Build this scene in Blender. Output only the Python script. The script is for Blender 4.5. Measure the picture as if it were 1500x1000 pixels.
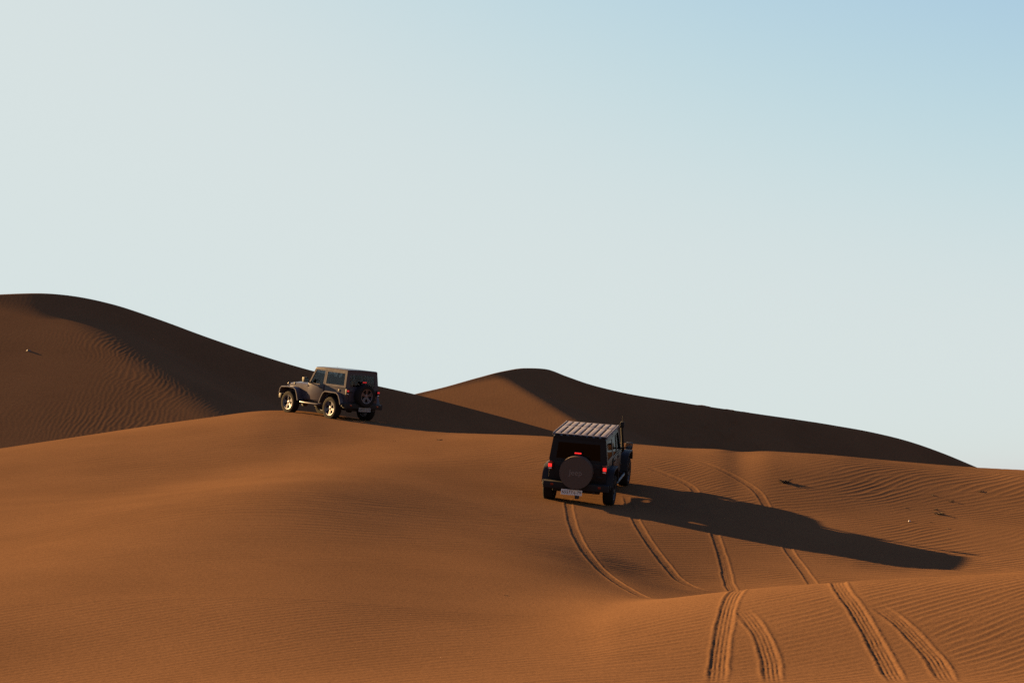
import bpy, bmesh, math, random
import numpy as np
from mathutils import Vector, Matrix

R = math.radians
scene = bpy.context.scene
for o in list(bpy.data.objects):
    bpy.data.objects.remove(o)

# ------------------------------------------------------------------ camera
F = 2600.0                      # focal length in photo pixels (1500 wide)
TILT = math.atan(200 / F)
cam_data = bpy.data.cameras.new('camera')
cam = bpy.data.objects.new('camera', cam_data)
scene.collection.objects.link(cam)
cam_data.sensor_width = 36.0
cam_data.lens = F / 1500 * 36.0
cam_data.clip_start = 0.3
cam_data.clip_end = 9000
cam.location = (0, 0, 0)
cam.rotation_euler = (math.pi / 2 + TILT, 0, 0)
scene.camera = cam

# ------------------------------------------------------------------ light
SUN_EL, SUN_AZ = 19.2, -58.0      # azimuth in degrees from +Y, negative = left
w = bpy.data.worlds.new('World'); scene.world = w; w.use_nodes = True
nt = w.node_tree
bg = nt.nodes['Background']; bg.inputs[1].default_value = 0.05
sky = nt.nodes.new('ShaderNodeTexSky'); sky.sky_type = 'NISHITA'; sky.sun_disc = False
sky.sun_elevation = R(SUN_EL); sky.sun_rotation = R(SUN_AZ)
sky.altitude = 0; sky.air_density = 0.7; sky.dust_density = 1.0; sky.ozone_density = 1.0
sep = nt.nodes.new('ShaderNodeSeparateColor'); comb = nt.nodes.new('ShaderNodeCombineColor')
nt.links.new(sky.outputs[0], sep.inputs[0])
def wmath(op, a, b):
    n = nt.nodes.new('ShaderNodeMath'); n.operation = op
    for i, v in enumerate((a, b)):
        if isinstance(v, (int, float)): n.inputs[i].default_value = v
        else: nt.links.new(v, n.inputs[i])
    return n.outputs[0]
for i, (g, c, p) in enumerate(((0.585, 1.478, 8.0), (0.585, 1.658, 6.0), (0.955, 1.658, 3.0))):   # soft film shoulder of the sky
    v = wmath('MULTIPLY', sep.outputs[i], g)
    k = wmath('POWER', wmath('ADD', wmath('POWER', wmath('DIVIDE', v, c), p), 1.0), 1.0 / p)
    nt.links.new(wmath('DIVIDE', v, k), comb.inputs[i])
nt.links.new(comb.outputs[0], bg.inputs[0])

sd = bpy.data.lights.new('sun', 'SUN'); sd.energy = 5.0; sd.angle = R(0.53); sd.color = (1.0, 0.605, 0.24)
sun = bpy.data.objects.new('sun', sd); scene.collection.objects.link(sun)
to_sun = Vector((math.sin(R(SUN_AZ)) * math.cos(R(SUN_EL)), math.cos(R(SUN_AZ)) * math.cos(R(SUN_EL)), math.sin(R(SUN_EL))))
sun.rotation_euler = to_sun.to_track_quat('Z', 'Y').to_euler()

vs = scene.view_settings
vs.view_transform = 'Standard'; vs.look = 'None'; vs.gamma = 1.0; vs.use_curve_mapping = False
vs.exposure = 3.2
scene.cycles.max_bounces = 6
scene.cycles.use_denoising = False

# ------------------------------------------------------------------ helpers
rng = np.random.default_rng(7)
random.seed(5)

def unproj(px, py, d):
    """a point at forward distance d (metres) seen at that place of the photograph"""
    u = (px - 750) / F; v = (500 - py) / F
    fw = math.cos(TILT) - v * math.sin(TILT); up = math.sin(TILT) + v * math.cos(TILT)
    return d * u / fw, d, d * up / fw

def slopes(x, y):
    """limited cubic slopes along axis 0 (x, y: [K, C])"""
    h = np.diff(x, axis=0); dl = np.diff(y, axis=0) / h
    m = np.zeros_like(y)
    m[1:-1] = (dl[:-1] * h[1:] + dl[1:] * h[:-1]) / (h[1:] + h[:-1])
    m[0], m[-1] = dl[0], dl[-1]
    lo = np.abs(np.concatenate([dl[:1], dl])); hi = np.abs(np.concatenate([dl, dl[-1:]]))
    same = np.concatenate([dl[:1], dl]) * np.concatenate([dl, dl[-1:]]) > 0
    lim = 3 * np.minimum(lo, hi)
    return np.where(same, np.clip(m, -lim, lim), 0.0)

def curve1(xs, ys, x):
    xs = np.asarray(xs, float)[:, None]; ys = np.asarray(ys, float)[:, None]
    m = slopes(xs, ys); x = np.clip(x, xs[0, 0], xs[-1, 0])
    i = np.clip(np.searchsorted(xs[:, 0], x) - 1, 0, len(xs) - 2)
    h = (xs[i + 1] - xs[i])[..., 0]; t = (x - xs[i, 0]) / h
    return hermite(t, h, ys[i, 0], ys[i + 1, 0], m[i, 0], m[i + 1, 0])

def hermite(t, h, a, b, ma, mb):
    t2, t3 = t * t, t * t * t
    return (2*t3 - 3*t2 + 1) * a + (t3 - 2*t2 + t) * h * ma + (-2*t3 + 3*t2) * b + (t3 - t2) * h * mb

def blur(a, n, axis):
    for _ in range(n):
        p = np.concatenate([np.take(a, [0], axis), a, np.take(a, [-1], axis)], axis)
        s0 = [slice(None)] * a.ndim; s1 = list(s0); s2 = list(s0)
        s0[axis] = slice(0, -2); s1[axis] = slice(1, -1); s2[axis] = slice(2, None)
        a = .25 * p[tuple(s0)] + .5 * p[tuple(s1)] + .25 * p[tuple(s2)]
    return a

# wind ripples: band-passed noise reduced to its phase, so crests wander, fork and end as real ones do
def ripple_tile(n, size, lam, ang, spread, along, seed):
    g = np.random.default_rng(seed)
    f = np.fft.fft2(g.standard_normal((n, n)))
    k = np.fft.fftfreq(n, size / n)
    kx, ky = np.meshgrid(k, k)
    c, s = math.cos(ang), math.sin(ang)
    u = kx * c + ky * s; v = -kx * s + ky * c
    k0 = 1 / lam
    f *= np.exp(-((u - k0) / (spread * k0)) ** 2 / 2 - (v / (along * k0)) ** 2 / 2) * (u > 0)
    z = np.fft.ifft2(f)
    ph = np.angle(z); env = np.abs(z); env = env / env.mean()
    prof = np.cos(ph) + .28 * np.cos(2 * ph + .9)          # sharp crest, wide trough, one side steeper
    return (prof * np.clip(env, 0, 1) ** .6).astype(np.float32)

def sample_tile(tile, size, x, y):
    n = tile.shape[0]
    fx = (x / size * n) % n; fy = (y / size * n) % n
    ix = np.floor(fx).astype(int); iy = np.floor(fy).astype(int)
    tx = fx - ix; ty = fy - iy
    ix %= n; iy %= n
    jx = (ix + 1) % n; jy = (iy + 1) % n
    return (tile[iy, ix] * (1 - tx) + tile[iy, jx] * tx) * (1 - ty) + (tile[jy, ix] * (1 - tx) + tile[jy, jx] * tx) * ty

def noise_tile(n, size, lam, seed):
    g = np.random.default_rng(seed); f = np.fft.fft2(g.standard_normal((n, n)))
    k = np.fft.fftfreq(n, size / n); kx, ky = np.meshgrid(k, k); kk = np.hypot(kx, ky)
    f *= np.exp(-(kk * lam) ** 2 / 2); f[0, 0] = 0
    z = np.fft.ifft2(f).real
    return (z / z.std()).astype(np.float32)

def grid_mesh(name, X, Y, Z, mat, closed=False, kind='structure'):
    nr, nc = X.shape
    co = np.stack([X, Y, Z], -1).reshape(-1, 3).astype(np.float32)
    i = np.arange(nr - 1)[:, None]; j = np.arange(nc if closed else nc - 1)[None, :]
    j2 = (j + 1) % nc
    q = np.stack([i * nc + j, i * nc + j2, (i + 1) * nc + j2, (i + 1) * nc + j], -1).reshape(-1, 4).astype(np.int32)
    me = bpy.data.meshes.new(name)
    me.vertices.add(len(co)); me.vertices.foreach_set('co', co.ravel())
    me.loops.add(q.size); me.loops.foreach_set('vertex_index', q.ravel())
    me.polygons.add(len(q)); me.polygons.foreach_set('loop_start', np.arange(0, q.size, 4, dtype=np.int32))
    me.polygons.foreach_set('use_smooth', np.ones(len(q), dtype=bool))
    me.update(calc_edges=True)
    me.materials.append(mat)
    o = bpy.data.objects.new(name, me); scene.collection.objects.link(o)
    o['kind'] = kind
    return o

# ------------------------------------------------------------------ materials
def new_mat(name):
    m = bpy.data.materials.new(name); m.use_nodes = True
    return m, m.node_tree, m.node_tree.nodes['Principled BSDF']

def sand_material(name, scale, fine):
    m, t, b = new_mat(name)
    tc = t.nodes.new('ShaderNodeTexCoord')
    n1 = t.nodes.new('ShaderNodeTexNoise'); n1.inputs['Scale'].default_value = .35 * scale; n1.inputs['Detail'].default_value = 5
    n2 = t.nodes.new('ShaderNodeTexNoise'); n2.inputs['Scale'].default_value = 24 * fine; n2.inputs['Detail'].default_value = 4
    n2.inputs['Roughness'].default_value = .75
    for n in (n1, n2): t.links.new(tc.outputs['Object'], n.inputs['Vector'])
    r = t.nodes.new('ShaderNodeValToRGB')
    r.color_ramp.elements[0].position = .3; r.color_ramp.elements[0].color = (.0745, .0398, .0208, 1)
    r.color_ramp.elements[1].position = .7; r.color_ramp.elements[1].color = (.0885, .0472, .0243, 1)
    t.links.new(n1.outputs[0], r.inputs[0])
    mx = t.nodes.new('ShaderNodeMix'); mx.data_type = 'RGBA'; mx.blend_type = 'MULTIPLY'; mx.inputs[0].default_value = 1
    r2 = t.nodes.new('ShaderNodeValToRGB')
    r2.color_ramp.elements[0].position = .3; r2.color_ramp.elements[0].color = (.74, .74, .75, 1)
    r2.color_ramp.elements[1].position = .7; r2.color_ramp.elements[1].color = (1.22, 1.21, 1.20, 1)
    t.links.new(n2.outputs[0], r2.inputs[0])
    t.links.new(r.outputs[0], mx.inputs[6]); t.links.new(r2.outputs[0], mx.inputs[7])
    t.links.new(mx.outputs[2], b.inputs['Base Color'])
    b.inputs['Roughness'].default_value = 1.0; b.inputs['Specular IOR Level'].default_value = 0.0
    b.inputs['Diffuse Roughness'].default_value = .4
    bp = t.nodes.new('ShaderNodeBump'); bp.inputs['Strength'].default_value = .35; bp.inputs['Distance'].default_value = .012
    t.links.new(n2.outputs[0], bp.inputs['Height']); t.links.new(bp.outputs[0], b.inputs['Normal'])
    return m
SAND = sand_material('red_sand', 1.0, 1.0)
SAND_FAR = sand_material('red_sand_far', .4, .35)

# ------------------------------------------------------------------ the near dune (one sheet all round the camera)
PX = [-300, 0, 200, 400, 600, 800, 950, 1060, 1200, 1350, 1500, 1800]
def zrow(d, z): return [(d, None, z)] * len(PX)
RIDGE_PX = [-300, 0, 100, 200, 300, 400, 430, 480, 555, 600, 650, 700, 800, 950, 1000, 1060, 1085, 1120, 1150, 1200, 1300, 1430, 1500, 1800]
RIDGE_PY = [705, 657, 642, 627, 613, 602, 602, 606.5, 617, 625, 632.5, 636, 640, 652, 656, 658.5, 662, 660.5, 662, 665, 674, 684.5, 688, 702]
RIDGE_D  = [60, 62, 64, 66, 68, 69.2, 69.2, 68.6, 66.3, 64.3, 62.4, 61, 58.8, 56.5, 56, 55.6, 55.4, 55.2, 55.1, 55, 55, 55, 54.5, 53]
rows = {   # forward distance -> where the ground lies in the photograph, per PX column
    19.0: [1055, 1034, 1018, 1006, 1001, 1000, 1000, 1000, 1000, 1000, 1000, 1000],
    25.2: [915, 896, 882, 875, 890, 903, 884, 866, 855, 846, 838, 825],
    30.0: [862, 840, 825, 820, 830, 848, 872, 890, 886, 882, 874, 862],
    34.7: [818, 797, 782, 777, 793, 815, 851, 868, 866, 868, 862, 852],
    39.8: [774, 755, 742, 737, 757, 780, 806, 822, 833, 843, 842, 834],
    46.8: [748, 726, 712, 699, 716, 731, 741, 748, 757, 767, 771, 772],
}
DENSE = np.arange(-300, 1801, 4.0)
def smooth_table(xs, ys, sigma):
    y = curve1(xs, ys, DENSE); n = int(3 * sigma / 4) + 1
    k = np.exp(-(np.arange(-n, n + 1) * 4 / sigma) ** 2 / 2); k /= k.sum()
    return np.convolve(np.pad(y, n, mode='edge'), k, mode='valid')
def col_points(px):
    """key profile (distance r, height z) of each column at photo column px (array)"""
    px = np.asarray(px, float)
    rr, zz = [], []
    for r0, z0 in ((1.2, -1.62), (5.0, -1.80), (11.0, -2.02)):
        rr.append(np.full_like(px, r0)); zz.append(np.full_like(px, z0))
    for d, pys in rows.items():
        py = np.interp(px, DENSE, smooth_table(PX, pys, 55.0))
        v = (500 - py) / F; fw = math.cos(TILT) - v * math.sin(TILT); up = math.sin(TILT) + v * math.cos(TILT)
        u = (px - 750) / F
        rr.append(d * np.sqrt(1 + u * u)); zz.append(d * up / fw)
    py = np.interp(px, DENSE, smooth_table(RIDGE_PX, RIDGE_PY, 7.0)); d = np.interp(px, DENSE, smooth_table(RIDGE_PX, RIDGE_D, 60.0))
    v = (500 - py) / F; fw = math.cos(TILT) - v * math.sin(TILT); up = math.sin(TILT) + v * math.cos(TILT)
    u = (px - 750) / F
    rc = d * np.sqrt(1 + u * u); zc = d * up / fw
    rr.append(rc); zz.append(zc)
    for dr, dz in ((3.0, -.35), (9.0, -2.8), (18.0, -5.0), (60.0, -6.0)):
        rr.append(rc + dr); zz.append(zc + dz)
    rr.append(np.full_like(px, 400.0)); zz.append(np.full_like(px, -8.5))
    rr.append(np.full_like(px, 4200.0)); zz.append(np.full_like(px, -14.0))
    return np.array(rr), np.array(zz)

# columns: azimuths; fine where the photograph looks, coarse round the back
px_all = [-1500.0]
while px_all[-1] < 3000:
    px_all.append(px_all[-1] + float(np.interp(px_all[-1], [-1500, -500, -60, 600, 850, 1570, 2000, 3000], [60, 24, 2.6, 2.6, 1.45, 1.45, 24, 60])))
px_all = np.array(px_all)
th = np.arctan((px_all - 750) / F)
back = np.linspace(th[-1], th[0] + 2 * math.pi, 90)[1:-1]
TH = np.concatenate([th, back])
PXC = np.concatenate([px_all, np.interp(back, [th[-1], math.pi, th[0] + 2 * math.pi], [1800, 750 + 300, -300])])
PXC = np.clip(PXC, -300, 1800)
KR, KZ = col_points(PXC)
KM = slopes(KR, KZ)
SUB = [6, 10, 60, 175, 75, 75, 115, 150, 220, 26, 14, 8, 8, 6, 6]
Rg, Zg = [], []
for k, n in enumerate(SUB):
    t = (np.arange(n) / n)[:, None]
    h = (KR[k + 1] - KR[k])[None]
    Rg.append(KR[k][None] + t * h)
    Zg.append(hermite(t, h, KZ[k][None], KZ[k + 1][None], KM[k][None], KM[k + 1][None]))
Rg.append(KR[-1:]); Zg.append(KZ[-1:])
Rg = np.concatenate(Rg); Zg = np.concatenate(Zg)
i0, i1 = sum(SUB[:2]), sum(SUB[:12]); ia, ib = sum(SUB[:3]), sum(SUB[:7])
nf = len(px_all)
Zg[ia:ib, :nf] = blur(Zg[ia:ib, :nf], 220, 1)
Zg[i0:i1, :nf] = blur(blur(Zg[i0:i1, :nf], 40, 0), 12, 1)
Xg = Rg * np.sin(TH)[None]; Yg = Rg * np.cos(TH)[None]

# broad wind-shaped swells of the near dune
def swell(x, y, cx, cy, ang, length, width, h):
    c, s = math.cos(R(ang)), math.sin(R(ang))
    u = (x - cx) * c + (y - cy) * s; v = -(x - cx) * s + (y - cy) * c
    return h * np.exp(-(u / length) ** 2 - (v / width) ** 2)
SWELLS = [(-5.0, 41.0, 80, 14.0, 3.3, .28), (-7.2, 53.0, 80, 9.0, 3.4, -.24)]
for s_ in SWELLS: Zg += swell(Xg, Yg, *s_)

def ground(x, y):
    """height of the near dune"""
    th_ = math.atan2(x, y); r_ = math.hypot(x, y)
    c = np.interp(th_, TH, np.arange(len(TH))); c0 = int(c); f_ = c - c0
    z0 = np.interp(r_, Rg[:, c0], Zg[:, c0]); z1 = np.interp(r_, Rg[:, c0 + 1], Zg[:, c0 + 1])
    return z0 * (1 - f_) + z1 * f_
def hit(px, py, d0=14.0, d1=80.0):
    """first point of the near dune seen at that place of the photograph"""
    prev = None
    for d in np.arange(d0, d1, .25):
        x, y, z = unproj(px, py, d); g = z - ground(x, y)
        if g < 0 and prev is not None:
            for _ in range(20):
                m_ = (prev + d) / 2; x, y, z = unproj(px, py, m_)
                if z - ground(x, y) < 0: d = m_
                else: prev = m_
            return np.array(unproj(px, py, d))
        prev = d
    return None

# wheel tracks pressed into the sand: points are (photo x, y); None-depth points come from the ground itself
def track(pts, depth=.0075, width=.094, fresh=1.0):
    P = [np.array([*p[1:], 0.0]) if p[0] == 'w' else hit(*p) for p in pts]
    P = np.array([p for p in P if p is not None]); P = P[np.argsort(P[:, 1])]
    return dict(x=P[:, 0], y=P[:, 1], depth=depth, width=width, fresh=fresh)
TRACKS = [
    # older pair crossing the hump and running on up behind the near car
    track([(1050, 1000), (1054, 960), (1060, 920), (1068, 885), ('w', 3.62, 27.5), ('w', 4.05, 31), (1068, 855), (1061, 825), (1050, 790), (1038, 755), (1018, 718), (975, 694), (935, 680)]),
    track([(1316, 1000), (1290, 955), (1262, 905), (1232, 862), ('w', 5.25, 28.5), ('w', 5.6, 32), (1186, 848), (1172, 828), (1155, 805), (1138, 765), (1115, 727), (1075, 697), (1015, 673)]),
    # the near car's own pair: on the slope behind it, and again on the near side of the hump
    track([(951, 876), (920, 862), (885, 838), (855, 803), (838, 765), (831, 728)], depth=.008),
    track([(1035, 865), (1010, 857), (975, 826), (945, 785), (926, 750), (917, 725)], depth=.008),
    track([(1133, 1000), (1126, 960), (1112, 925), (1086, 892)], depth=.005),
    track([(1392, 1000), (1360, 955), (1322, 915), (1280, 884)], depth=.005),
]
tile_size = 31.0
T_NEAR = ripple_tile(1024, tile_size, .215, R(-54), .15, .10, 11); T_HUMP = ripple_tile(1024, 21.0, .155, R(-58), .15, .10, 17)
T_FINE = ripple_tile(1024, tile_size, .17, R(-60), .18, .13, 12)
T_MID = ripple_tile(1024, 37.0, .40, R(-62), .22, .15, 18)
T_WARP = noise_tile(256, 80.0, 9.0, 13); T_WARP2 = noise_tile(256, 80.0, 9.0, 14); T_AMP = noise_tile(256, 80.0, 5.0, 15)
T_SLUMP = noise_tile(512, 17.0, .42, 19); T_LUMP = noise_tile(512, 8.0, .11, 16)
r0 = sum(SUB[:2]); r1 = sum(SUB[:11])
c0 = int(np.searchsorted(px_all, -130)); c1 = int(np.searchsorted(px_all, 1660))
xs, ys = Xg[r0:r1, c0:c1], Yg[r0:r1, c0:c1]
wx = xs + .17 * sample_tile(T_WARP, 80, xs, ys); wy = ys + .17 * sample_tile(T_WARP2, 80, xs, ys)
pxs = PXC[c0:c1][None] + 0 * xs
amp = np.clip((pxs - 500) / 450, 0, 1); amp = amp * amp * (3 - 2 * amp)
var = np.clip(1 + .38 * sample_tile(T_AMP, 80, xs, ys), .25, 1.5)
hump = np.clip((33 - ys) / 4, 0, 1)
sand = (.0010 + .0030 * amp) * var * (.35 + .65 * amp) * (sample_tile(T_NEAR, tile_size, wx, wy) * (1 - hump) + (.62 * hump) * sample_tile(T_HUMP, 21.0, wx, wy))
far_ = np.clip((ys - 28) / 8, 0, 1)
sand += .0026 * (1.05 - amp) * far_ * np.clip(var, .4, 1.6) * sample_tile(T_MID, 37.0, wx, wy)
sand += .0018 * (1.2 - amp) * (1 - .6 * far_) * sample_tile(T_FINE, tile_size, wx + 3, wy + 7)
sand *= np.clip((1650 - pxs) / 70, 0, 1) * np.clip((pxs + 125) / 60, 0, 1)
keep = np.ones_like(xs); press = np.zeros_like(xs)
for q, t_ in enumerate(TRACKS):
    yy = np.linspace(t_['y'][0], t_['y'][-1], 900)
    xx = curve1(t_['y'], t_['x'], yy)
    for _ in range(60): xx[1:-1] = .25 * xx[:-2] + .5 * xx[1:-1] + .25 * xx[2:]
    g = np.gradient(xx, yy); arc = np.concatenate([[0], np.cumsum(np.hypot(np.diff(xx), np.diff(yy)))])
    inside = (ys > yy[0]) & (ys < yy[-1])
    xt = np.interp(ys, yy, xx); gt = np.interp(ys, yy, g); a = np.interp(ys, yy, arc)
    s = (xs - xt) / np.sqrt(1 + gt * gt)
    near = inside & (np.abs(s) < .5)
    s_ = s[near]; a_ = a[near]
    fade = np.clip(np.minimum(a_, arc[-1] - a_) / .8, 0, 1)
    wd = t_['width']; lump = sample_tile(T_LUMP, 8.0, xs[near], ys[near])
    slump = sample_tile(T_SLUMP, 17.0, xs[near], ys[near]); s_ = s_ + .0016 * slump; wd = wd * (1 + .05 * sample_tile(T_SLUMP, 17.0, xs[near]*.31 + 5, ys[near]*.31))
    core = 1 / (1 + np.exp((np.abs(s_) - wd) / .012))
    rib = np.cos(2 * math.pi * s_ / .050) * .0030 + .0007 * np.sin(2 * math.pi * (a_ / .10 + .5 * np.sign(s_))) * np.cos(2 * math.pi * s_ / .050)
    berm = (.0066 + .0016 * lump) * np.exp(-((np.abs(s_) - wd - .026) / .024) ** 2)
    h = (-t_['depth'] * (1 + .10 * slump) + .0010 * lump + rib * np.clip(.85 + .3 * sample_tile(T_SLUMP, 17.0, xs[near] + 3, ys[near] + 8), .1, 1.3)) * core + berm * (1 - .5 * core)
    kp = keep[near]; pr = press[near]
    cover = np.clip(1 - (np.abs(s_) - .16) / .12, 0, 1) * fade
    keep[near] = kp * (1 - cover); press[near] = pr * (1 - core * fade) + h * fade
Zg[r0:r1, c0:c1] += sand * keep + press
dune = grid_mesh('dune', Xg, Yg, Zg, SAND, closed=True)

# ------------------------------------------------------------------ dunes behind
def smooth_max(a, b, k):
    h = np.clip(.5 + .5 * (a - b) / k, 0, 1)
    return b + (a - b) * h + k * h * (1 - h)

def back_dune(name, crest, px_step, px0, px1, apron, spur, drop, ramp, slip, ripple):
    """crest: (photo x, photo y, distance); apron: plane (x0, y0, z0, dz/dx, dz/dy) of the windward face;
    spur: line (x, y, x, y) to the right of which the face rolls away; slip: slope of the slip face under the crest"""
    c = np.array(crest, float)
    px = np.arange(px0, px1, px_step)
    py, d = curve1(c[:, 0], c[:, 1], px), blur(curve1(c[:, 0], c[:, 2], px), 80, 0)
    v = (500 - py) / F; fw = math.cos(TILT) - v * math.sin(TILT); up = math.sin(TILT) + v * math.cos(TILT)
    th_ = np.arctan((px - 750) / F); ct = np.cos(th_)
    rc = (d / ct)[None]; zc = (d * up / fw)[None]
    off = np.concatenate([-np.array([110, 80, 60, 45, 34, 25, 18, 12, 8, 5, 3, 1.6, .8, .3]), np.linspace(0, 6, 50)[:-1], np.linspace(6, 46, 280)[:-1], np.linspace(46, 85, 40)])[:, None]
    RR = rc - off
    X = RR * np.sin(th_)[None]; Y = RR * np.cos(th_)[None]
    x0, y0, z0, ax, ay = apron
    A = z0 + ax * (X - x0) + ay * (Y - y0)
    sx, sy, tx, ty = spur; L = math.hypot(tx - sx, ty - sy)
    s = ((X - sx) * -(ty - sy) + (Y - sy) * (tx - sx)) / L       # distance to the right of the spur line
    sr = np.clip(s, 0, ramp)
    nose = A - drop * (sr * sr / (2 * ramp) + np.clip(s - ramp, 0, None))
    front = smooth_max(zc - slip * off, nose, .35)
    front = np.minimum(front, zc - .06 * off)
    o_ = np.clip(-off, 0, None)
    back_ = zc - .06 * o_ - .0035 * o_ ** 2 / (1 + o_ / 60)
    Z = np.where(off >= 0, front, back_)
    Z = np.maximum(Z, -9.0)
    n0 = int(np.argmax(off[:, 0] >= 0))
    Z[n0 + 2:] = blur(Z[n0 + 2:], 6, 1)
    Z = Z + ripple(X, Y, px[None] + 0 * X) * np.clip(np.abs(off) / .6, .0, 1)
    return grid_mesh(name, X[::-1], Y[::-1], Z[::-1], SAND_FAR)

T_FAR = ripple_tile(1024, 40.0, .34, R(4), .2, .16, 21)
def rip_left(X, Y, P):
    wx_ = X + .32 * sample_tile(T_WARP, 80, X, Y); wy_ = Y + .32 * sample_tile(T_WARP2, 80, X, Y)
    return .0046 * np.clip(1 + .5 * sample_tile(T_AMP, 80, X * .4, Y * .4), .1, 1.8) * np.clip((420 - P) / 100, 0, 1) * np.clip((P + 40) / 250, .25, 1) * sample_tile(T_FAR, 40.0, wx_, wy_)
back_dune('dune', [
    (-700, 560, 137), (-300, 470, 136), (0, 431, 136), (50, 429.5, 136), (100, 433, 136.4), (160, 445, 137), (230, 467.5, 138), (300, 493, 139.3), (380, 520, 141), (450, 541, 142.5),
    (530, 560, 144.5), (600, 575.5, 147), (700, 601, 150.5), (830, 637, 156), (920, 664, 160), (1010, 700, 164)], 1.7, -300, 1010,
    (-39.3, 135, 13.27, -.09, .35), (-29.7 - 1.9, 130.7 - 1.3, -18.0 - 1.9, 113.9 - 1.3), .52, 6.0, .63, rip_left)
def rip_mid(X, Y, P):
    n = sample_tile(T_AMP, 80, X * 2.2, Y * 2.2)
    return .14 * np.clip(n - .5, 0, 1.2) * np.clip((P - 940) / 60, 0, 1) * np.clip((1240 - P) / 60, 0, 1) + .004 * sample_tile(T_FAR, 40.0, X, Y)
back_dune('dune', [
    (420, 640, 191), (560, 591, 197), (606, 577.5, 199.5), (650, 567, 201.5), (700, 553, 203.8), (735, 544, 205.2), (770, 539, 206), (800, 540.5, 206.2), (830, 551, 206.5), (860, 561.5, 208), (900, 572, 210),
    (1000, 589.5, 214), (1100, 604.5, 218), (1220, 622.5, 223), (1280, 633.5, 226), (1330, 646, 229), (1380, 663.5, 232), (1430, 684.5, 235), (1500, 715, 239), (1620, 770, 245)], 2.0, 420, 1620,
    (-11.2, 199.5, 9.36, .045, .40), (-1.2 - .3, 203.0 - .2, 7.2 - .3, 187.3 - .2), .55, 2.6, .66, rip_mid)

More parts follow.
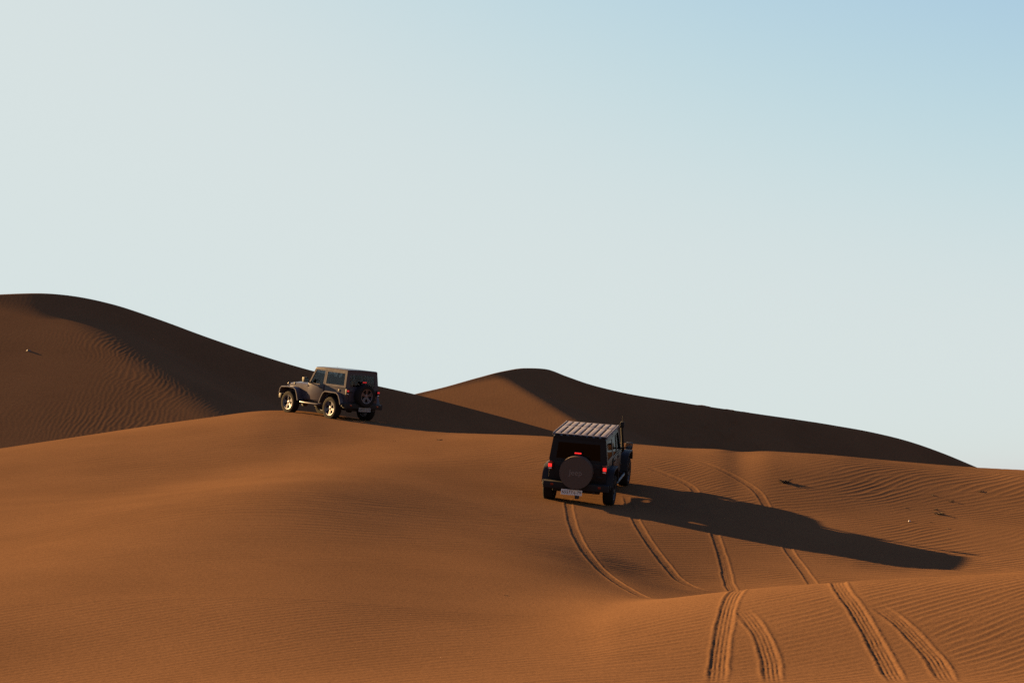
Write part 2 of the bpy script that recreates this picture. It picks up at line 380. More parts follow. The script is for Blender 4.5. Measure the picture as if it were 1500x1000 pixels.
# ------------------------------------------------------------------ mesh helpers for the vehicles and small things
class MB:
    """collects shapes, then links them as one mesh object"""
    def __init__(self): self.bm = bmesh.new()
    def _bev(self, verts, b, seg=2):
        if b <= 0: return
        es = {e for v in verts for e in v.link_edges}
        bmesh.ops.bevel(self.bm, geom=list(es), offset=b, segments=seg, profile=.6, affect='EDGES', clamp_overlap=True)
    def box(self, x0, x1, y0, y1, z0, z1, b=0.0, M=None):
        r = bmesh.ops.create_cube(self.bm, size=1.0)
        m = Matrix.Translation(((x0+x1)/2, (y0+y1)/2, (z0+z1)/2)) @ Matrix.Diagonal((abs(x1-x0), abs(y1-y0), abs(z1-z0), 1))
        if M is not None: m = M @ m
        bmesh.ops.transform(self.bm, matrix=m, verts=r['verts']); self._bev(r['verts'], b); return self
    def loft(self, secs, b=0.0, cap=True):
        """secs: list of closed loops (same count) of 3-D points"""
        L = [[self.bm.verts.new(p) for p in s] for s in secs]; n = len(L[0])
        for a, c in zip(L, L[1:]):
            for i in range(n): self.bm.faces.new((a[i], a[(i+1) % n], c[(i+1) % n], c[i]))
        if cap: self.bm.faces.new(list(reversed(L[0]))); self.bm.faces.new(L[-1])
        if b: self._bev([v for s in L for v in s], b)
        return self
    def prism(self, pts, y0, y1, b=0.0):
        return self.loft([[(x, y0, z) for x, z in pts], [(x, y1, z) for x, z in pts]], b)
    def ring(self, outer, inner, fmap, t):
        """a frame between two loops of (u, v); fmap(u, v, depth) gives the point"""
        n = len(outer)
        A = [[self.bm.verts.new(fmap(u, v, d)) for u, v in lp] for lp, d in ((outer, 0), (inner, 0), (inner, t), (outer, t))]
        for a, c in zip(A, A[1:] + A[:1]):
            for i in range(n): self.bm.faces.new((a[i], a[(i+1) % n], c[(i+1) % n], c[i]))
        return self
    def sheet(self, loop, fmap, d0, t):
        return self.loft([[fmap(u, v, d0) for u, v in loop], [fmap(u, v, d0 + t) for u, v in loop]])
    def tube(self, pts, r, n=10):
        P = [Vector(p) for p in pts]; rs = r if isinstance(r, (list, tuple)) else [r] * len(P); secs = []
        for i, p in enumerate(P):
            d = (P[min(i+1, len(P)-1)] - P[max(i-1, 0)]).normalized()
            a = d.orthogonal().normalized() if i == 0 else (pa - d * pa.dot(d)).normalized()
            pa = a; c = d.cross(a)
            secs.append([tuple(p + (a * math.cos(k*2*math.pi/n) + c * math.sin(k*2*math.pi/n)) * rs[i]) for k in range(n)])
        return self.loft(secs)
    def lathe(self, prof, c, axis='y', n=40, knob=0.0):
        """prof: (radius, along) closed loop turned about an axis through c; knob: tread lugs on outer points"""
        cx, cy, cz = c; rows = []
        for k in range(n):
            a = 2*math.pi*k/n; row = []
            for q, (r, h) in enumerate(prof):
                rr = r
                if knob and q in knob[1]: rr = r - (knob[0] if (k + (1 if h > 0 else 0)) % 2 else 0)
                if axis == 'y': p = (cx + rr*math.cos(a), cy + h, cz + rr*math.sin(a))
                elif axis == 'x': p = (cx + h, cy + rr*math.cos(a), cz + rr*math.sin(a))
                else: p = (cx + rr*math.cos(a), cy + rr*math.sin(a), cz + h)
                row.append(self.bm.verts.new(p))
            rows.append(row)
        m = len(prof)
        for k in range(n):
            a, b = rows[k], rows[(k+1) % n]
            for q in range(m): self.bm.faces.new((a[q], a[(q+1) % m], b[(q+1) % m], b[q]))
        return self
    def disc(self, r, x0, x1, c, axis='x', n=32, b=0.0):
        cx, cy, cz = c
        def P(h, a):
            if axis == 'x': return (cx + h, cy + r*math.cos(a), cz + r*math.sin(a))
            if axis == 'y': return (cx + r*math.cos(a), cy + h, cz + r*math.sin(a))
            return (cx + r*math.cos(a), cy + r*math.sin(a), cz + h)
        return self.loft([[P(h, 2*math.pi*k/n) for k in range(n)] for h in (x0, x1)], b)
    def mesh(self, name, mat, smooth=35):
        bmesh.ops.recalc_face_normals(self.bm, faces=self.bm.faces)
        me = bpy.data.meshes.new(name); self.bm.to_mesh(me); self.bm.free()
        me.materials.append(mat)
        if smooth:
            me.polygons.foreach_set('use_smooth', [True] * len(me.polygons)); me.set_sharp_from_angle(angle=R(smooth))
        return me
    def build(self, name, mat, parent=None, smooth=35):
        return link(name, self.mesh(name, mat, smooth), parent)

def link(name, data, parent=None):
    o = bpy.data.objects.new(name, data); scene.collection.objects.link(o)
    if parent is not None: o.parent = parent
    return o
def thing(name, label, cat, group=None):
    o = bpy.data.objects.new(name, None); scene.collection.objects.link(o)
    tag(o, label, cat, group); o.empty_display_size = .3
    return o
def tag(o, label, cat, group=None):
    o['label'] = label; o['category'] = cat
    if group: o['group'] = group

def simple(name, col, rough=.5, metal=0.0, spec=.5, coat=0.0, dust=0.0):
    m, t, b = new_mat(name)
    b.inputs['Base Color'].default_value = (*col, 1); b.inputs['Roughness'].default_value = rough
    b.inputs['Metallic'].default_value = metal; b.inputs['Specular IOR Level'].default_value = spec
    b.inputs['Coat Weight'].default_value = coat; b.inputs['Coat Roughness'].default_value = .12
    tc = t.nodes.new('ShaderNodeTexCoord'); n = t.nodes.new('ShaderNodeTexNoise')
    n.inputs['Scale'].default_value = 5; n.inputs['Detail'].default_value = 6; t.links.new(tc.outputs['Object'], n.inputs['Vector'])
    if dust:                                   # desert dust lying on the lower part
        sp = t.nodes.new('ShaderNodeSeparateXYZ'); t.links.new(tc.outputs['Object'], sp.inputs[0])
        mr = t.nodes.new('ShaderNodeMapRange'); mr.inputs[1].default_value = 1.25; mr.inputs[2].default_value = .3
        mr.inputs[3].default_value = .06; mr.inputs[4].default_value = dust; t.links.new(sp.outputs[2], mr.inputs[0])
        mu = t.nodes.new('ShaderNodeMath'); mu.operation = 'MULTIPLY'; t.links.new(mr.outputs[0], mu.inputs[0]); t.links.new(n.outputs[0], mu.inputs[1])
        mx = t.nodes.new('ShaderNodeMix'); mx.data_type = 'RGBA'; t.links.new(mu.outputs[0], mx.inputs[0])
        mx.inputs[6].default_value = (*col, 1); mx.inputs[7].default_value = (.085, .055, .042, 1)
        t.links.new(mx.outputs[2], b.inputs['Base Color'])
    mr2 = t.nodes.new('ShaderNodeMapRange'); mr2.inputs[3].default_value = rough * .8; mr2.inputs[4].default_value = min(1, rough * 1.25)
    t.links.new(n.outputs[0], mr2.inputs[0]); t.links.new(mr2.outputs[0], b.inputs['Roughness'])
    return m
def emit(name, col, strength):
    m, t, b = new_mat(name); b.inputs['Base Color'].default_value = (.25, .01, .01, 1)
    b.inputs['Emission Color'].default_value = (*col, 1); b.inputs['Emission Strength'].default_value = strength
    return m
def tinted_glass(name, tint, keep):
    m = bpy.data.materials.new(name); m.use_nodes = True; t = m.node_tree; t.nodes.clear()
    out = t.nodes.new('ShaderNodeOutputMaterial'); tr = t.nodes.new('ShaderNodeBsdfTransparent'); tr.inputs[0].default_value = (*[c * keep for c in tint], 1)
    gl = t.nodes.new('ShaderNodeBsdfGlossy'); gl.inputs['Roughness'].default_value = .06; gl.inputs[0].default_value = (.9, .92, .95, 1)
    fr = t.nodes.new('ShaderNodeFresnel'); fr.inputs[0].default_value = 1.28
    mx = t.nodes.new('ShaderNodeMixShader'); mn = t.nodes.new('ShaderNodeMath'); mn.operation = 'MINIMUM'; mn.inputs[1].default_value = .13; t.links.new(fr.outputs[0], mn.inputs[0]); t.links.new(mn.outputs[0], mx.inputs[0]); t.links.new(tr.outputs[0], mx.inputs[1]); t.links.new(gl.outputs[0], mx.inputs[2])
    t.links.new(mx.outputs[0], out.inputs[0]); return m

M = dict(
    black_paint=simple('black_paint', (.008, .008, .009), .4, 0, .08, 0, .06),
    grey_paint=simple('grey_paint', (.028, .025, .032), .2, .0, .10, 0, .04),
    black_plastic=simple('black_plastic', (.008, .008, .009), .6, 0, .10, 0, .08),
    grey_plastic=simple('painted_flare', (.036, .032, .038), .26, .0, .14, 0, .04),
    rubber=simple('tyre_rubber', (.009, .009, .009), .95, 0, .02, 0, .10),
    chassis=simple('chassis_black', (.010, .010, .010), .8, 0, .2, 0, .3),
    alloy=simple('alloy', (.068, .066, .085), .36, .7, .4),
    steel=simple('dark_steel', (.012, .012, .012), .5, .2),
    rack=simple('rack_aluminium', (.105, .098, .112), .6, 0, .08),
    cover=simple('cover_vinyl', (.056, .039, .031), .75, 0, .12),
    letter=simple('cover_lettering', (.115, .090, .078), .6, 0, .3),
    seat=simple('seat_cloth', (.010, .009, .009), .9, 0, .1),
    plate_dim=simple('plate_grey', (.16, .15, .15), .6, 0, .1), plate=simple('plate_white', (.42, .41, .41), .5, 0, .2),  # the far plate has a darker base colour than the near one
    ink=simple('plate_ink', (.01, .01, .012), .5),
    chrome=simple('mirror_glass', (.8, .8, .82), .05, 1),
    red=simple('red_lens', (.10, .004, .004), .15, 0, .5),
    lamp_on=emit('brake_lamp_red', (1.0, .025, .02), .12), lamp_dim=emit('brake_lamp_red_dim', (1.0, .02, .03), .045),
    glass=tinted_glass('tinted_glass', (.60, .62, .66), .5), dark_glass=tinted_glass('privacy_glass', (.5, .5, .55), .03),
    clear=tinted_glass('windscreen_glass', (.85, .9, .9), .8),
    amber=simple('amber_lens', (.3, .08, .01), .2),
)

def text_on(name, body, size, loc, mat, parent, extrude=.002):
    """lettering read from behind the vehicle (facing -x)"""
    c = bpy.data.curves.new(name, 'FONT'); c.body = body; c.size = size; c.align_x = 'CENTER'; c.align_y = 'CENTER'; c.extrude = extrude
    tmp = bpy.data.objects.new(name, c); scene.collection.objects.link(tmp)
    me = bpy.data.meshes.new_from_object(tmp.evaluated_get(bpy.context.evaluated_depsgraph_get()))
    bpy.data.objects.remove(tmp); me.name = name; me.materials.clear(); me.materials.append(mat)
    o = bpy.data.objects.new(name, me); scene.collection.objects.link(o)
    o.parent = parent; o.location = loc; o.rotation_euler = (math.pi/2, 0, -math.pi/2)
    return o

TYRE_R, TYRE_W = .405, .27
def tyre_mesh(name='tyre'):
    h = TYRE_W / 2; R_ = TYRE_R
    prof = [(.235, -h*.80), (.27, -h*.98), (.34, -h*1.04), (R_-.03, -h*.97), (R_-.004, -h*.82), (R_, -h*.35), (R_, h*.35), (R_-.004, h*.82), (R_-.03, h*.97), (.34, h*1.04), (.27, h*.98), (.235, h*.80)]
    return MB().lathe(prof, (0, 0, 0), 'y', 56, knob=(.016, {4, 5, 6, 7})).mesh(name, M['rubber'], 25)
def rim_mesh(mat, name='rim'):
    m = MB(); h = TYRE_W / 2
    m.lathe([(.245, -h*.78), (.245, h*.72), (.262, h*.86), (.262, h*.93), (.238, h*.90), (.222, h*.62), (.222, -h*.78)], (0, 0, 0), 'y', 40)
    m.disc(.062, h*.20, h*.66, (0, 0, 0), 'y', 20, .01)
    for k in range(5):                          # five broad spokes with a split down the middle
        a = 2*math.pi*k/5 + math.pi/2
        for sgn in (-1, 1):
            def sec(r, w0, w1, y0, y1):
                out = []
                for w_, y_ in ((w0, y0), (w1, y0), (w1, y1), (w0, y1)):
                    p = Vector((r, y_, sgn * w_)); out.append((p.x*math.cos(a) - p.z*math.sin(a), y_, p.x*math.sin(a) + p.z*math.cos(a)))
                return out
            m.loft([sec(.045, .003, .034, h*.30, h*.60), sec(.14, .008, .036, h*.46, h*.72), sec(.232, .012, .062, h*.56, h*.80)])
    return m.mesh(name, mat, 30)
def dark_back(mat): return MB().disc(.23, -.02, .02, (0, 0, 0), 'y', 32).mesh('brake_disc', mat)

def arch(cx, cz, r, a0, a1, n=10):
    return [(cx + r*math.cos(R(a0 + (a1-a0)*k/n)), cz + r*math.sin(R(a0 + (a1-a0)*k/n))) for k in range(n+1)]

def build_off_roader(label, group, wb, four_door, paint, flare_mat, rim_mat, near):
    root = thing('off_roader', label, 'off-road vehicle', group)
    G = M['dark_glass' if near else 'glass']; P = M[paint]; BELT, TOP = 1.17, 1.745
    xC = wb - .92                                   # cowl
    hw = lambda z: .765 if z <= BELT else .765 - (z - BELT) * .125
    # ---- tub
    pts = [(-.62, .60), (-.62, BELT), (xC, BELT), (xC, .56), (.62, .56)] + arch(0, .44, .52, 14, 162, 12)
    MB().prism(pts, -.752, .752, .02).build('body', P, root)
    # ---- floor pan, frame, axles
    m = MB()
    m.box(-.70, wb + .50, -.42, -.34, .44, .56); m.box(-.70, wb + .50, .34, .42, .44, .56)
    m.box(.55, xC, -.70, .70, .50, .60); m.box(.2, 1.6, -.55, .35, .34, .50, .03); m.box(-.60, -.30, -.55, .55, .36, .56, .03); m.box(-.58, -.46, -.40, .40, .46, .58, .02)
    for x in (0, wb):
        m.tube([(x, -.68, .405), (x, .68, .405)], .05); m.lathe([(.02, -.12), (.13, -.06), (.13, .06), (.02, .12)], (x, .12 if x else 0, .40), 'y', 16)
        for s in (-1, 1): m.tube([(x + .10, s*.5, .42), (x + .12, s*.47, .75)], .045)
    m.box(xC, wb + .40, -.50, .50, .55, .90)
    m.tube([(.5, -.45, .46), (-.5, -.45, .44), (-.78, -.47, .42)], .035)
    m.box(-.86, -.70, -.10, .0, .24, .33, .008)        # tow hitch
    m.build('chassis', M['chassis'], root)
    # ---- hood and front end
    def sec(x, w, zt, zb): return [(x, -w, zb), (x, -w, zt - .07), (x, -w + .05, zt - .02), (x, -w*.5, zt + .012), (x, 0, zt + .018), (x, w*.5, zt + .012), (x, w - .05, zt - .02), (x, w, zt - .07), (x, w, zb)]
    hood = MB().loft([sec(xC, .735, 1.175, .58), sec(xC + .36, .70, 1.172, .58), sec(wb - .42, .69, 1.17, .82), sec(wb + .10, .65, 1.155, .78), sec(wb + .36, .61, 1.115, .78), sec(wb + .42, .60, 1.07, .78)]).build('hood', P, root, 40)
    for s in (-1, 1):
        MB().box(wb - .02, wb + .05, s*.66 - .012, s*.66 + .012, 1.05, 1.13, .004).build('hood_latch', M['black_plastic'], hood)
    MB().box(xC - .02, xC + .10, -.70, .70, 1.168, 1.188, .006).build('cowl_panel', M['black_plastic'], root)
    gm = MB(); gm.box(wb + .42, wb + .47, -.62, .62, .72, 1.10, .02); gr = gm.build('grille', P, root)
    for k in range(7): MB().box(wb + .466, wb + .474, -.26 + k*.08, -.215 + k*.08, .80, 1.05).build('grille_slot', M['chassis'], gr)
    for s in (-1, 1):
        MB().disc(.095, .46, .50, (wb, s*.45, .95), 'x', 24, .008).build('headlight', M['chrome'], root)
    # ---- fenders
    for s in (-1, 1):
        def flare(path, y_in, y_out, name):
            loops = []
            for (x, z, nx, nz) in path:
                t_ = .045
                loops.append([(x, s*y_in, z), (x, s*(y_out - .02), z), (x, s*y_out, z - .012*1), (x - nx*t_, s*y_out, z - nz*t_), (x - nx*t_, s*y_in, z - nz*t_)])
            MB().loft(loops).build(name, M[flare_mat], root, 40)
        flare([(wb + .56, .70, .9, .3), (wb + .545, .86, .9, .4), (wb + .46, .955, .4, .9), (wb + .10, .985, 0, 1), (wb - .28, .975, -.2, 1), (wb - .42, .90, -.7, .7), (wb - .52, .70, -.9, .3), (wb - .585, .52, -.95, .2)], .50, .93, 'fender_flare')
        flare([(.645, .53, .95, .2), (.58, .72, .9, .4), (.46, .92, .7, .7), (.34, .99, .3, .95), (-.30, .99, -.2, 1), (-.44, .92, -.7, .7), (-.545, .74, -.9, .4), (-.60, .58, -.95, .2)], .74, .93, 'fender_flare')
        # inner wheel housings
        MB().box(wb - .42, wb + .42, s*.48, s*.56, .60, .95).build('wheel_housing', M['chassis'], root)
    # ---- windscreen
    slope = lambda z: xC + .03 - (z - BELT) * .50
    wmap = lambda y, z, d: (slope(z) - d, y, z)
    o4 = [(-.735, BELT), (.735, BELT), (.685, TOP), (-.685, TOP)]; i4 = [(-.66, BELT + .09), (.66, BELT + .09), (.615, TOP - .07), (-.615, TOP - .07)]
    ws = MB().ring(o4, i4, wmap, .05).build('windscreen_frame', P, root)
    MB().sheet(i4, wmap, .02, .006).build('windscreen_glass', M['clear'], ws)
    # ---- doors and side windows
    xF = slope(TOP)
    def smap(s): return lambda x, z, d: (x, s*(hw(z) - d), z)
    doors = [(.60, xC - .02)] if not four_door else [(.50, 1.24), (1.26, xC - .02)]
    for s in (-1, 1):
        for k, (x0, x1) in enumerate(doors):
            first = k == len(doors) - 1
            low = [(max(x0, .68), .60), (x1, .60), (x1, BELT - .004), (x0, BELT - .004), (x0, 1.00 if x0 < .65 else .62)]
            dr = MB().prism(low, s*.754, s*.782, .008).build('door', P, root)
            top1 = (xF - .03 if first else x1)
            fo = [(x0, BELT), (x1, BELT), (top1, TOP), (x0, TOP)]
            b_ = .055
            fi = [(x0 + b_, BELT + .03), (x1 - b_*1.2, BELT + .03), (top1 - b_, TOP - .055), (x0 + b_, TOP - .055)]
            MB().ring(fo, fi, smap(s), .035).build('window_frame', P, dr)
            MB().sheet(fi, smap(s), .014, .006).build('window', G, dr)
            MB().box(x0 + .07, x0 + .24, s*.782, s*.806, 1.055, 1.085, .008).build('door_handle', M['black_plastic'], dr)
            for hz in (.74, 1.06): MB().box(x1 - .01, x1 + .05, s*.770, s*.796, hz, hz + .05, .006).build('hinge', P, dr)
        # mirror
        mm = MB(); mm.box(xC - .17, xC - .02, s*.90, s*1.09, 1.20, 1.385, .03); mm.tube([(xC - .06, s*.76, 1.20), (xC - .08, s*.92, 1.24)], .022)
        mr_ = mm.build('wing_mirror', M['black_plastic'], root)
        MB().box(xC - .178, xC - .171, s*.92, s*1.07, 1.225, 1.36).build('mirror_glass', M['chrome'], mr_)
    # ---- hardtop
    xr = lambda z: -.615 + (z - BELT) * .085
    xd = doors[0][0] - .012
    top = MB()
    def rsec(x, dz): return [(x, -.694, TOP + .004 + dz), (x, -.688, TOP + .045 + dz), (x, -.655, TOP + .075 + dz), (x, 0, TOP + .092 + dz), (x, .655, TOP + .075 + dz), (x, .688, TOP + .045 + dz), (x, .694, TOP + .004 + dz)]
    xt = xr(TOP)
    top.loft([rsec(xt - .005, -.012), rsec(xt + .05, 0), rsec(xF - .35, 0), rsec(xF - .05, -.022), rsec(xF + .015, -.045 + .003)])
    ht = top.build('hardtop', P, root, 40)
    for s in (-1, 1):
        fo = [(-.612, BELT), (xd, BELT), (xd, TOP), (xt, TOP)]
        fi = [(-.50, BELT + .075), (xd - .075, BELT + .075), (xd - .075, TOP - .07), (xt + .105, TOP - .07)]
        MB().ring(fo, fi, smap(s), .035).build('quarter_panel', P, ht)
        MB().sheet(fi, smap(s), .008, .006).build('quarter_window', G, ht)
    rmap = lambda y, z, d: (xr(z) + d, y, z)
    fo = [(-.73, BELT), (.73, BELT), (.66, TOP), (-.66, TOP)]; fi = [(-.58, BELT + .06), (.58, BELT + .06), (.545, TOP - .10), (-.545, TOP - .10)]
    MB().ring(fo, fi, rmap, .035).build('rear_panel', P, ht)
    MB().sheet(fi, rmap, .006, .006).build('rear_window', G, ht)
    wp = MB(); wp.tube([(-.612, .06, BELT + .045), (-.612, -.30, BELT + .17)], .009); wp.disc(.03, -.06, 0, (-.60, .06, BELT + .04), 'x', 14, .005); wp.build('rear_wiper', M['black_plastic'], root)
    # ---- interior
    m = MB(); m.box(xC - .28, xC, -.66, .66, BELT - .05, BELT + .06, .03); m.build('dashboard', M['seat'], root)
    MB().lathe([(.185, -.012), (.185, .012), (.16, .012), (.16, -.012)], (xC - .36, .36, BELT + .05), 'x', 24).build('steering_wheel', M['black_plastic'], root)
    seats = [(xC - .85, -.36), (xC - .85, .36)] + ([(xC - 1.62, -.36), (xC - 1.62, .36)] if four_door else [(xC - 1.55, -.30), (xC - 1.55, .30)])
    for sx, sy in seats:
        m = MB(); m.box(sx, sx + .13, sy - .23, sy + .23, BELT - .10, BELT + .24, .04); m.box(sx + .02, sx + .11, sy - .12, sy + .12, BELT + .26, BELT + .41, .035)
        m.tube([(sx + .06, sy - .05, BELT + .2), (sx + .06, sy - .05, BELT + .28)], .008); m.tube([(sx + .06, sy + .05, BELT + .2), (sx + .06, sy + .05, BELT + .28)], .008)
        m.build('seat', M['seat'], root)
    for x in (xC - .80, .05): m = MB(); m.tube([(x, -.62, BELT - .1), (x, -.60, TOP - .14), (x, -.54, TOP - .05), (x, .54, TOP - .05), (x, .60, TOP - .14), (x, .62, BELT - .1)], .032); m.build('roll_bar', M['seat'], root)
    # ---- tail
    tg = MB().box(-.645, -.621, -.60, .60, .68, 1.155, .01).build('tailgate', P, root)
    for hz in (.78, 1.02): MB().box(-.665, -.640, -.66, -.50, hz, hz + .06, .008).build('hinge', M['black_plastic'], tg)
    MB().box(-.668, -.645, .46, .57, 1.02, 1.05, .008).build('handle', M['black_plastic'], tg)
    bp = MB(); bp.box(-.82, -.63, -.86, .86, .46, .645, .03); bp.box(-.72, -.60, -.62, .62, .38, .50, .02)
    for s in (-1, 1): bp.box(-.70, -.60, s*.70, s*.90, .50, .645, .03)
    bumper = bp.build('rear_bumper', M['black_plastic'], root)
    for s in (-1, 1): MB().box(-.826, -.819, s*.62 - .04, s*.62 + .04, .545, .60, .003).build('reflector', M['red'], bumper)
    fb = MB(); fb.box(wb + .56, wb + .72, -.80, .80, .50, .68, .035); fb.tube([(wb + .70, -.35, .66), (wb + .72, -.30, .86), (wb + .72, .30, .86), (wb + .70, .35, .66)], .028); fb.box(wb + .45, wb + .58, -.5, .5, .5, .62)
    fb.build('front_bumper', M['black_plastic'], root)
    for s in (-1, 1):
        tl = MB().box(-.70, -.622, s*.655, s*.765, .93, 1.135, .012).build('tail_light', M['red'] if near else M['black_plastic'], root)
        MB().box(-.712, -.698, s*.668, s*.760, .995 if near else 1.04, 1.085 if near else 1.10, .008).build('lens', M['lamp_on'] if near else M['lamp_dim'], tl)
        MB().box(-.705, -.70, s*.672, s*.748, .945, .975, .002).build('reversing_lens', M['plate'], tl)
    MB().box(-.30, -.22, .748, .772, 1.02, 1.10, .01).build('fuel_cap', M['black_plastic'], root)
    # spare wheel on the tailgate
    sz, sxx = .93, -.80
    if near:
        cv = MB().disc(.425, -.135, .135, (sxx, 0, sz), 'x', 56, .055).build('spare_tyre_cover', M['cover'], root)
        text_on('cover_lettering', 'Jeep', .20, (sxx - .138, 0, sz), M['letter'], cv, .003)
    else:
        sp = link('spare_wheel', dark_back(M['chassis']), root); sp.location = (sxx, 0, sz); sp.rotation_euler = (0, 0, math.pi/2)
        link('tyre', tyre_mesh(), sp); link('rim', rim_mesh(rim_mat), sp)
    MB().box(sxx + .135, -.64, -.16, .16, sz - .16, sz + .16, .02).build('spare_carrier', M['black_plastic'], root)
    st = MB(); st.box(-.70, -.675, -.05, .05, 1.24, 1.40, .008); st.box(-.73, -.67, -.11, .11, 1.385, 1.435, .01); st.tube([(-.66, 0, 1.10), (-.685, 0, 1.26)], .03)
    bl = st.build('brake_light', M['black_plastic'], root)
    if near:
        for k in range(4): MB().box(-.737, -.728, -.088 + k*.045, -.048 + k*.045, 1.393, 1.428, .003).build('lens', M['lamp_on'], bl)
    else: MB().box(-.737, -.728, -.085, .085, 1.393, 1.428, .003).build('lens', M['lamp_dim'], bl)
    # number plate
    py_, pz = (.09, .40) if near else (-.02, .44)
    pl = MB().box(-.846, -.836, py_ - .275, py_ + .275, pz - .072, pz + .072, .004).build('number_plate', M['plate' if near else 'plate_dim'], root)
    text_on('plate_number', '65577-|-79' if near else '68541-|-79', .115, (-.848, py_, pz), M['ink'], pl, .0012)
    MB().box(-.836, -.80, py_ - .20, py_ + .20, pz + .03, pz + .10, .006).build('plate_bracket', M['black_plastic'], root)
    # side steps
    for s in (-1, 1):
        m = MB(); m.tube([(.60, s*.66, .50), (.68, s*.84, .47), (.78, s*.865, .46), (wb - .76, s*.865, .46), (wb - .66, s*.84, .47), (wb - .60, s*.66, .50)], .038, 12)
        m.build('side_step', M['steel'] if near else M[flare_mat], root)
    # wheels
    tm, rm, bd = tyre_mesh(), rim_mesh(rim_mat), dark_back(M['chassis'])
    for x in (0, wb):
        for s in (1, -1):
            wl = link('wheel', bd, root); wl.location = (x, s*.79, TYRE_R - .012); wl.rotation_euler = (0, random.uniform(0, 6), 0 if s > 0 else math.pi)
            link('tyre', tm, wl); link('rim', rm, wl)
    MB().tube([(xC + .28, -.72, 1.10), (xC + .27, -.722, 1.5), (xC + .24, -.724, 2.06 if near else 1.86)], [.006, .004, .003], 6).build('antenna', M['black_plastic'], root)
    if near:
        # flat roof platform: two rows of lengthwise slats between side rails
        rk = MB(); z0 = TOP + .105; xa, xb, xm = xt + .005, xF - .10, xt + .005 + .60*(xF - .105 - xt)
        for s in (-1, 1): rk.box(xa, xb, s*.690, s*.715, z0 - .035, z0 + .03, .006)
        for x in (xa, xm - .03, xb - .05): rk.box(x, x + (.05 if x != xm - .03 else .06), -.69, .69, z0 - .005, z0 + .019, .003)
        for x in (xa + .15, xm - .2, xb - .2):
            for s in (-1, 1): rk.box(x, x + .06, s*.66, s*.70, TOP + .03, z0 - .003, .004)
        rack = rk.build('roof_rack', M['rack'], root)
        pitch = 1.36 / 8
        for (x0, x1) in ((xa + .051, xm - .031), (xm + .031, xb - .051)):
            sm = MB().box(x0, x1, -pitch/2 + .025, pitch/2 - .025, z0 - .004, z0 + .02, .004).mesh('roof_slat', M['rack'])
            for k in range(8):
                o = link('roof_slat', sm, rack); o.location = (0, (k - 3.5)*pitch, 0)
        # snorkel up the right windscreen pillar
        sn = MB(); sn.tube([(xC + .45, -.70, 1.00), (xC + .25, -.79, 1.10), (xC + .12, -.80, 1.20), (xC + .08, -.775, 1.46), (xC + .02, -.755, 1.70), (xC + .02, -.755, 1.78)], [.04, .042, .04, .036, .034, .038], 12)
        s2 = sn.build('snorkel', M['seat'], root)
        MB().box(xC - .05, xC + .10, -.81, -.70, 1.75, 1.92, .03).build('snorkel_head', M['seat'], s2)
    return root

def place(root, x, y, az, wb):
    """stand the vehicle's four wheels on the sand; (x, y) is the middle of the rear axle"""
    f = Vector((math.sin(R(az)), math.cos(R(az)), 0)); l = Vector((-f.y, f.x, 0))
    pts = []
    for a, b in ((0, .79), (0, -.79), (wb, .79), (wb, -.79)):
        p = Vector((x, y, 0)) + f*a + l*b; pts.append(Vector((p.x, p.y, ground(p.x, p.y))))
    fw = ((pts[2] + pts[3]) - (pts[0] + pts[1])).normalized(); lf = ((pts[0] + pts[2]) - (pts[1] + pts[3])).normalized()
    up = fw.cross(lf).normalized(); lf = up.cross(fw).normalized()
    mid = sum(pts, Vector()) / 4 - fw * (wb/2)
    root.matrix_world = Matrix((( fw.x, lf.x, up.x, mid.x), (fw.y, lf.y, up.y, mid.y), (fw.z, lf.z, up.z, mid.z - .028), (0, 0, 0, 1)))
    print('placed', root.name, [round(c, 2) for c in mid], 'pitch', round(math.degrees(math.asin(fw.z)), 1), 'roll', round(math.degrees(math.asin(lf.z)), 1))

near_car = build_off_roader('black four-door off-roader with slatted roof rack and round spare cover, casting long shadow', 'off-roaders climbing the dune', 2.95, True, 'black_paint', 'black_plastic', M['steel'], True)
far_car = build_off_roader('dark grey two-door off-roader with bare alloy spare wheel, standing on the dune crest', 'off-roaders climbing the dune', 2.42, False, 'grey_paint', 'grey_plastic', M['alloy'], False)
p = hit(848, 734); place(near_car, p[0], p[1], 11.2, 2.95)
p = hit(485, 612.5); far_az = -45.0
place(far_car, p[0] + .79*math.cos(R(far_az)), p[1] - .79*math.sin(R(far_az)), far_az, 2.42)

# ------------------------------------------------------------------ small things lying on the sand
TWIG = simple('dry_twig', (.030, .020, .014), .9, 0, .1)
STONE = simple('pale_stone', (.09, .075, .066), .8, 0, .2)
SHARD = simple('white_shard', (.32, .3, .28), .6, 0, .3)
def dry_tuft(px, py, size, label, n=16, seed=0, flat=.5):
    p = hit(px, py); g = random.Random(seed); m = MB()
    for k in range(n):
        a = g.uniform(0, 2*math.pi); L = size * g.uniform(.35, 1) * .5; lift = g.uniform(.15, 1) * flat
        bx, by = g.uniform(-.2, .2)*size, g.uniform(-.2, .2)*size
        P = [(bx, by, -.02), (bx + math.cos(a)*L*.4, by + math.sin(a)*L*.4, L*lift*.7), (bx + math.cos(a + g.uniform(-.5, .5))*L, by + math.sin(a + g.uniform(-.5, .5))*L, L*lift)]
        m.tube(P, [size*.045, size*.035, size*.012], 4)
    o = m.build('dry_tuft', TWIG, None, 0); o.location = p
    tag(o, label, 'dry plant', 'dry tufts on the dune'); return o
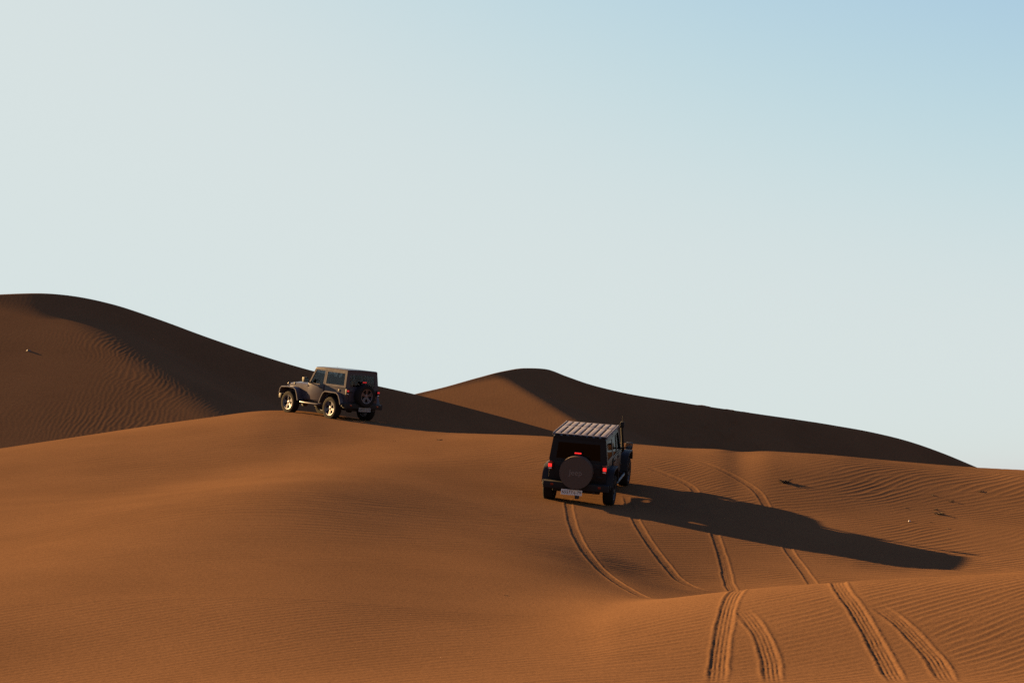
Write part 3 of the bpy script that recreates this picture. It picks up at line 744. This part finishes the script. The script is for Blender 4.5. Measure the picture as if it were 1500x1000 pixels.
dry_tuft(1150, 707, .34, 'dark bushy dry tuft alone on the rippled slope above the shadow', 60, 1, .7)
dry_tuft(1376, 753, .34, 'largest dry tuft of the cluster on the right slope', 26, 2, .42)
dry_tuft(1369, 746, .20, 'small dry tuft just above the largest one of the cluster', 12, 3, .4)
dry_tuft(1394, 734, .22, 'thin dry tuft between the cluster and the upper right one', 12, 4, .35)
dry_tuft(1437, 720, .26, 'dry tuft farthest right, high on the rippled slope', 14, 5, .35)
dry_tuft(1366, 725, .18, 'faint dry tuft highest above the cluster on the right slope', 9, 6, .3)
dry_tuft(1327, 744, .14, 'tiny dry tuft left of the cluster, above the white shard', 8, 7, .4)
dry_tuft(1363, 765, .16, 'low dry tuft right beside the white shard', 8, 8, .25)
dry_tuft(1389, 774, .16, 'lowest dry tuft of the cluster, near the shadow tip', 8, 9, .3)
dry_tuft(742, 872, .12, 'tiny dry tuft on the smooth sand below the dunes', 8, 10, .4)
dry_tuft(645, 644, .28, 'flat twig clump standing in for footprints below the crest between the two vehicles', 12, 11, .15)  # flat twigs stand in for small dark footprints
dry_tuft(578, 646, .12, 'tiny dry tuft below the crest, nearest the grey vehicle', 7, 12, .3)

def pebble(x, y, z, size, mat, label, cat, seed):
    m = MB(); r = bmesh.ops.create_icosphere(m.bm, subdivisions=2, radius=size/2); g = random.Random(seed)
    for v in r['verts']: v.co = Vector((v.co.x*1.3, v.co.y, v.co.z*.75)) * g.uniform(.82, 1.15)
    o = m.build('stone', mat, None, 30); o.location = (x, y, z); tag(o, label, cat); return o
p = hit(1332, 764); pebble(p[0], p[1], p[2] + .02, 0.05, SHARD, 'small white shard lying on the ripples left of the tufts', 'stone', 1)

bpy.context.view_layer.update()
far_end = Vector(unproj(42, 514, 300.0))
ok, loc, *_ = scene.ray_cast(bpy.context.evaluated_depsgraph_get(), Vector((0, 0, 0)), far_end.normalized())
if ok: pebble(loc.x, loc.y, loc.z + .01, .24, STONE, 'pale stone half sunk in the lit face of the left dune', 'stone', 2)
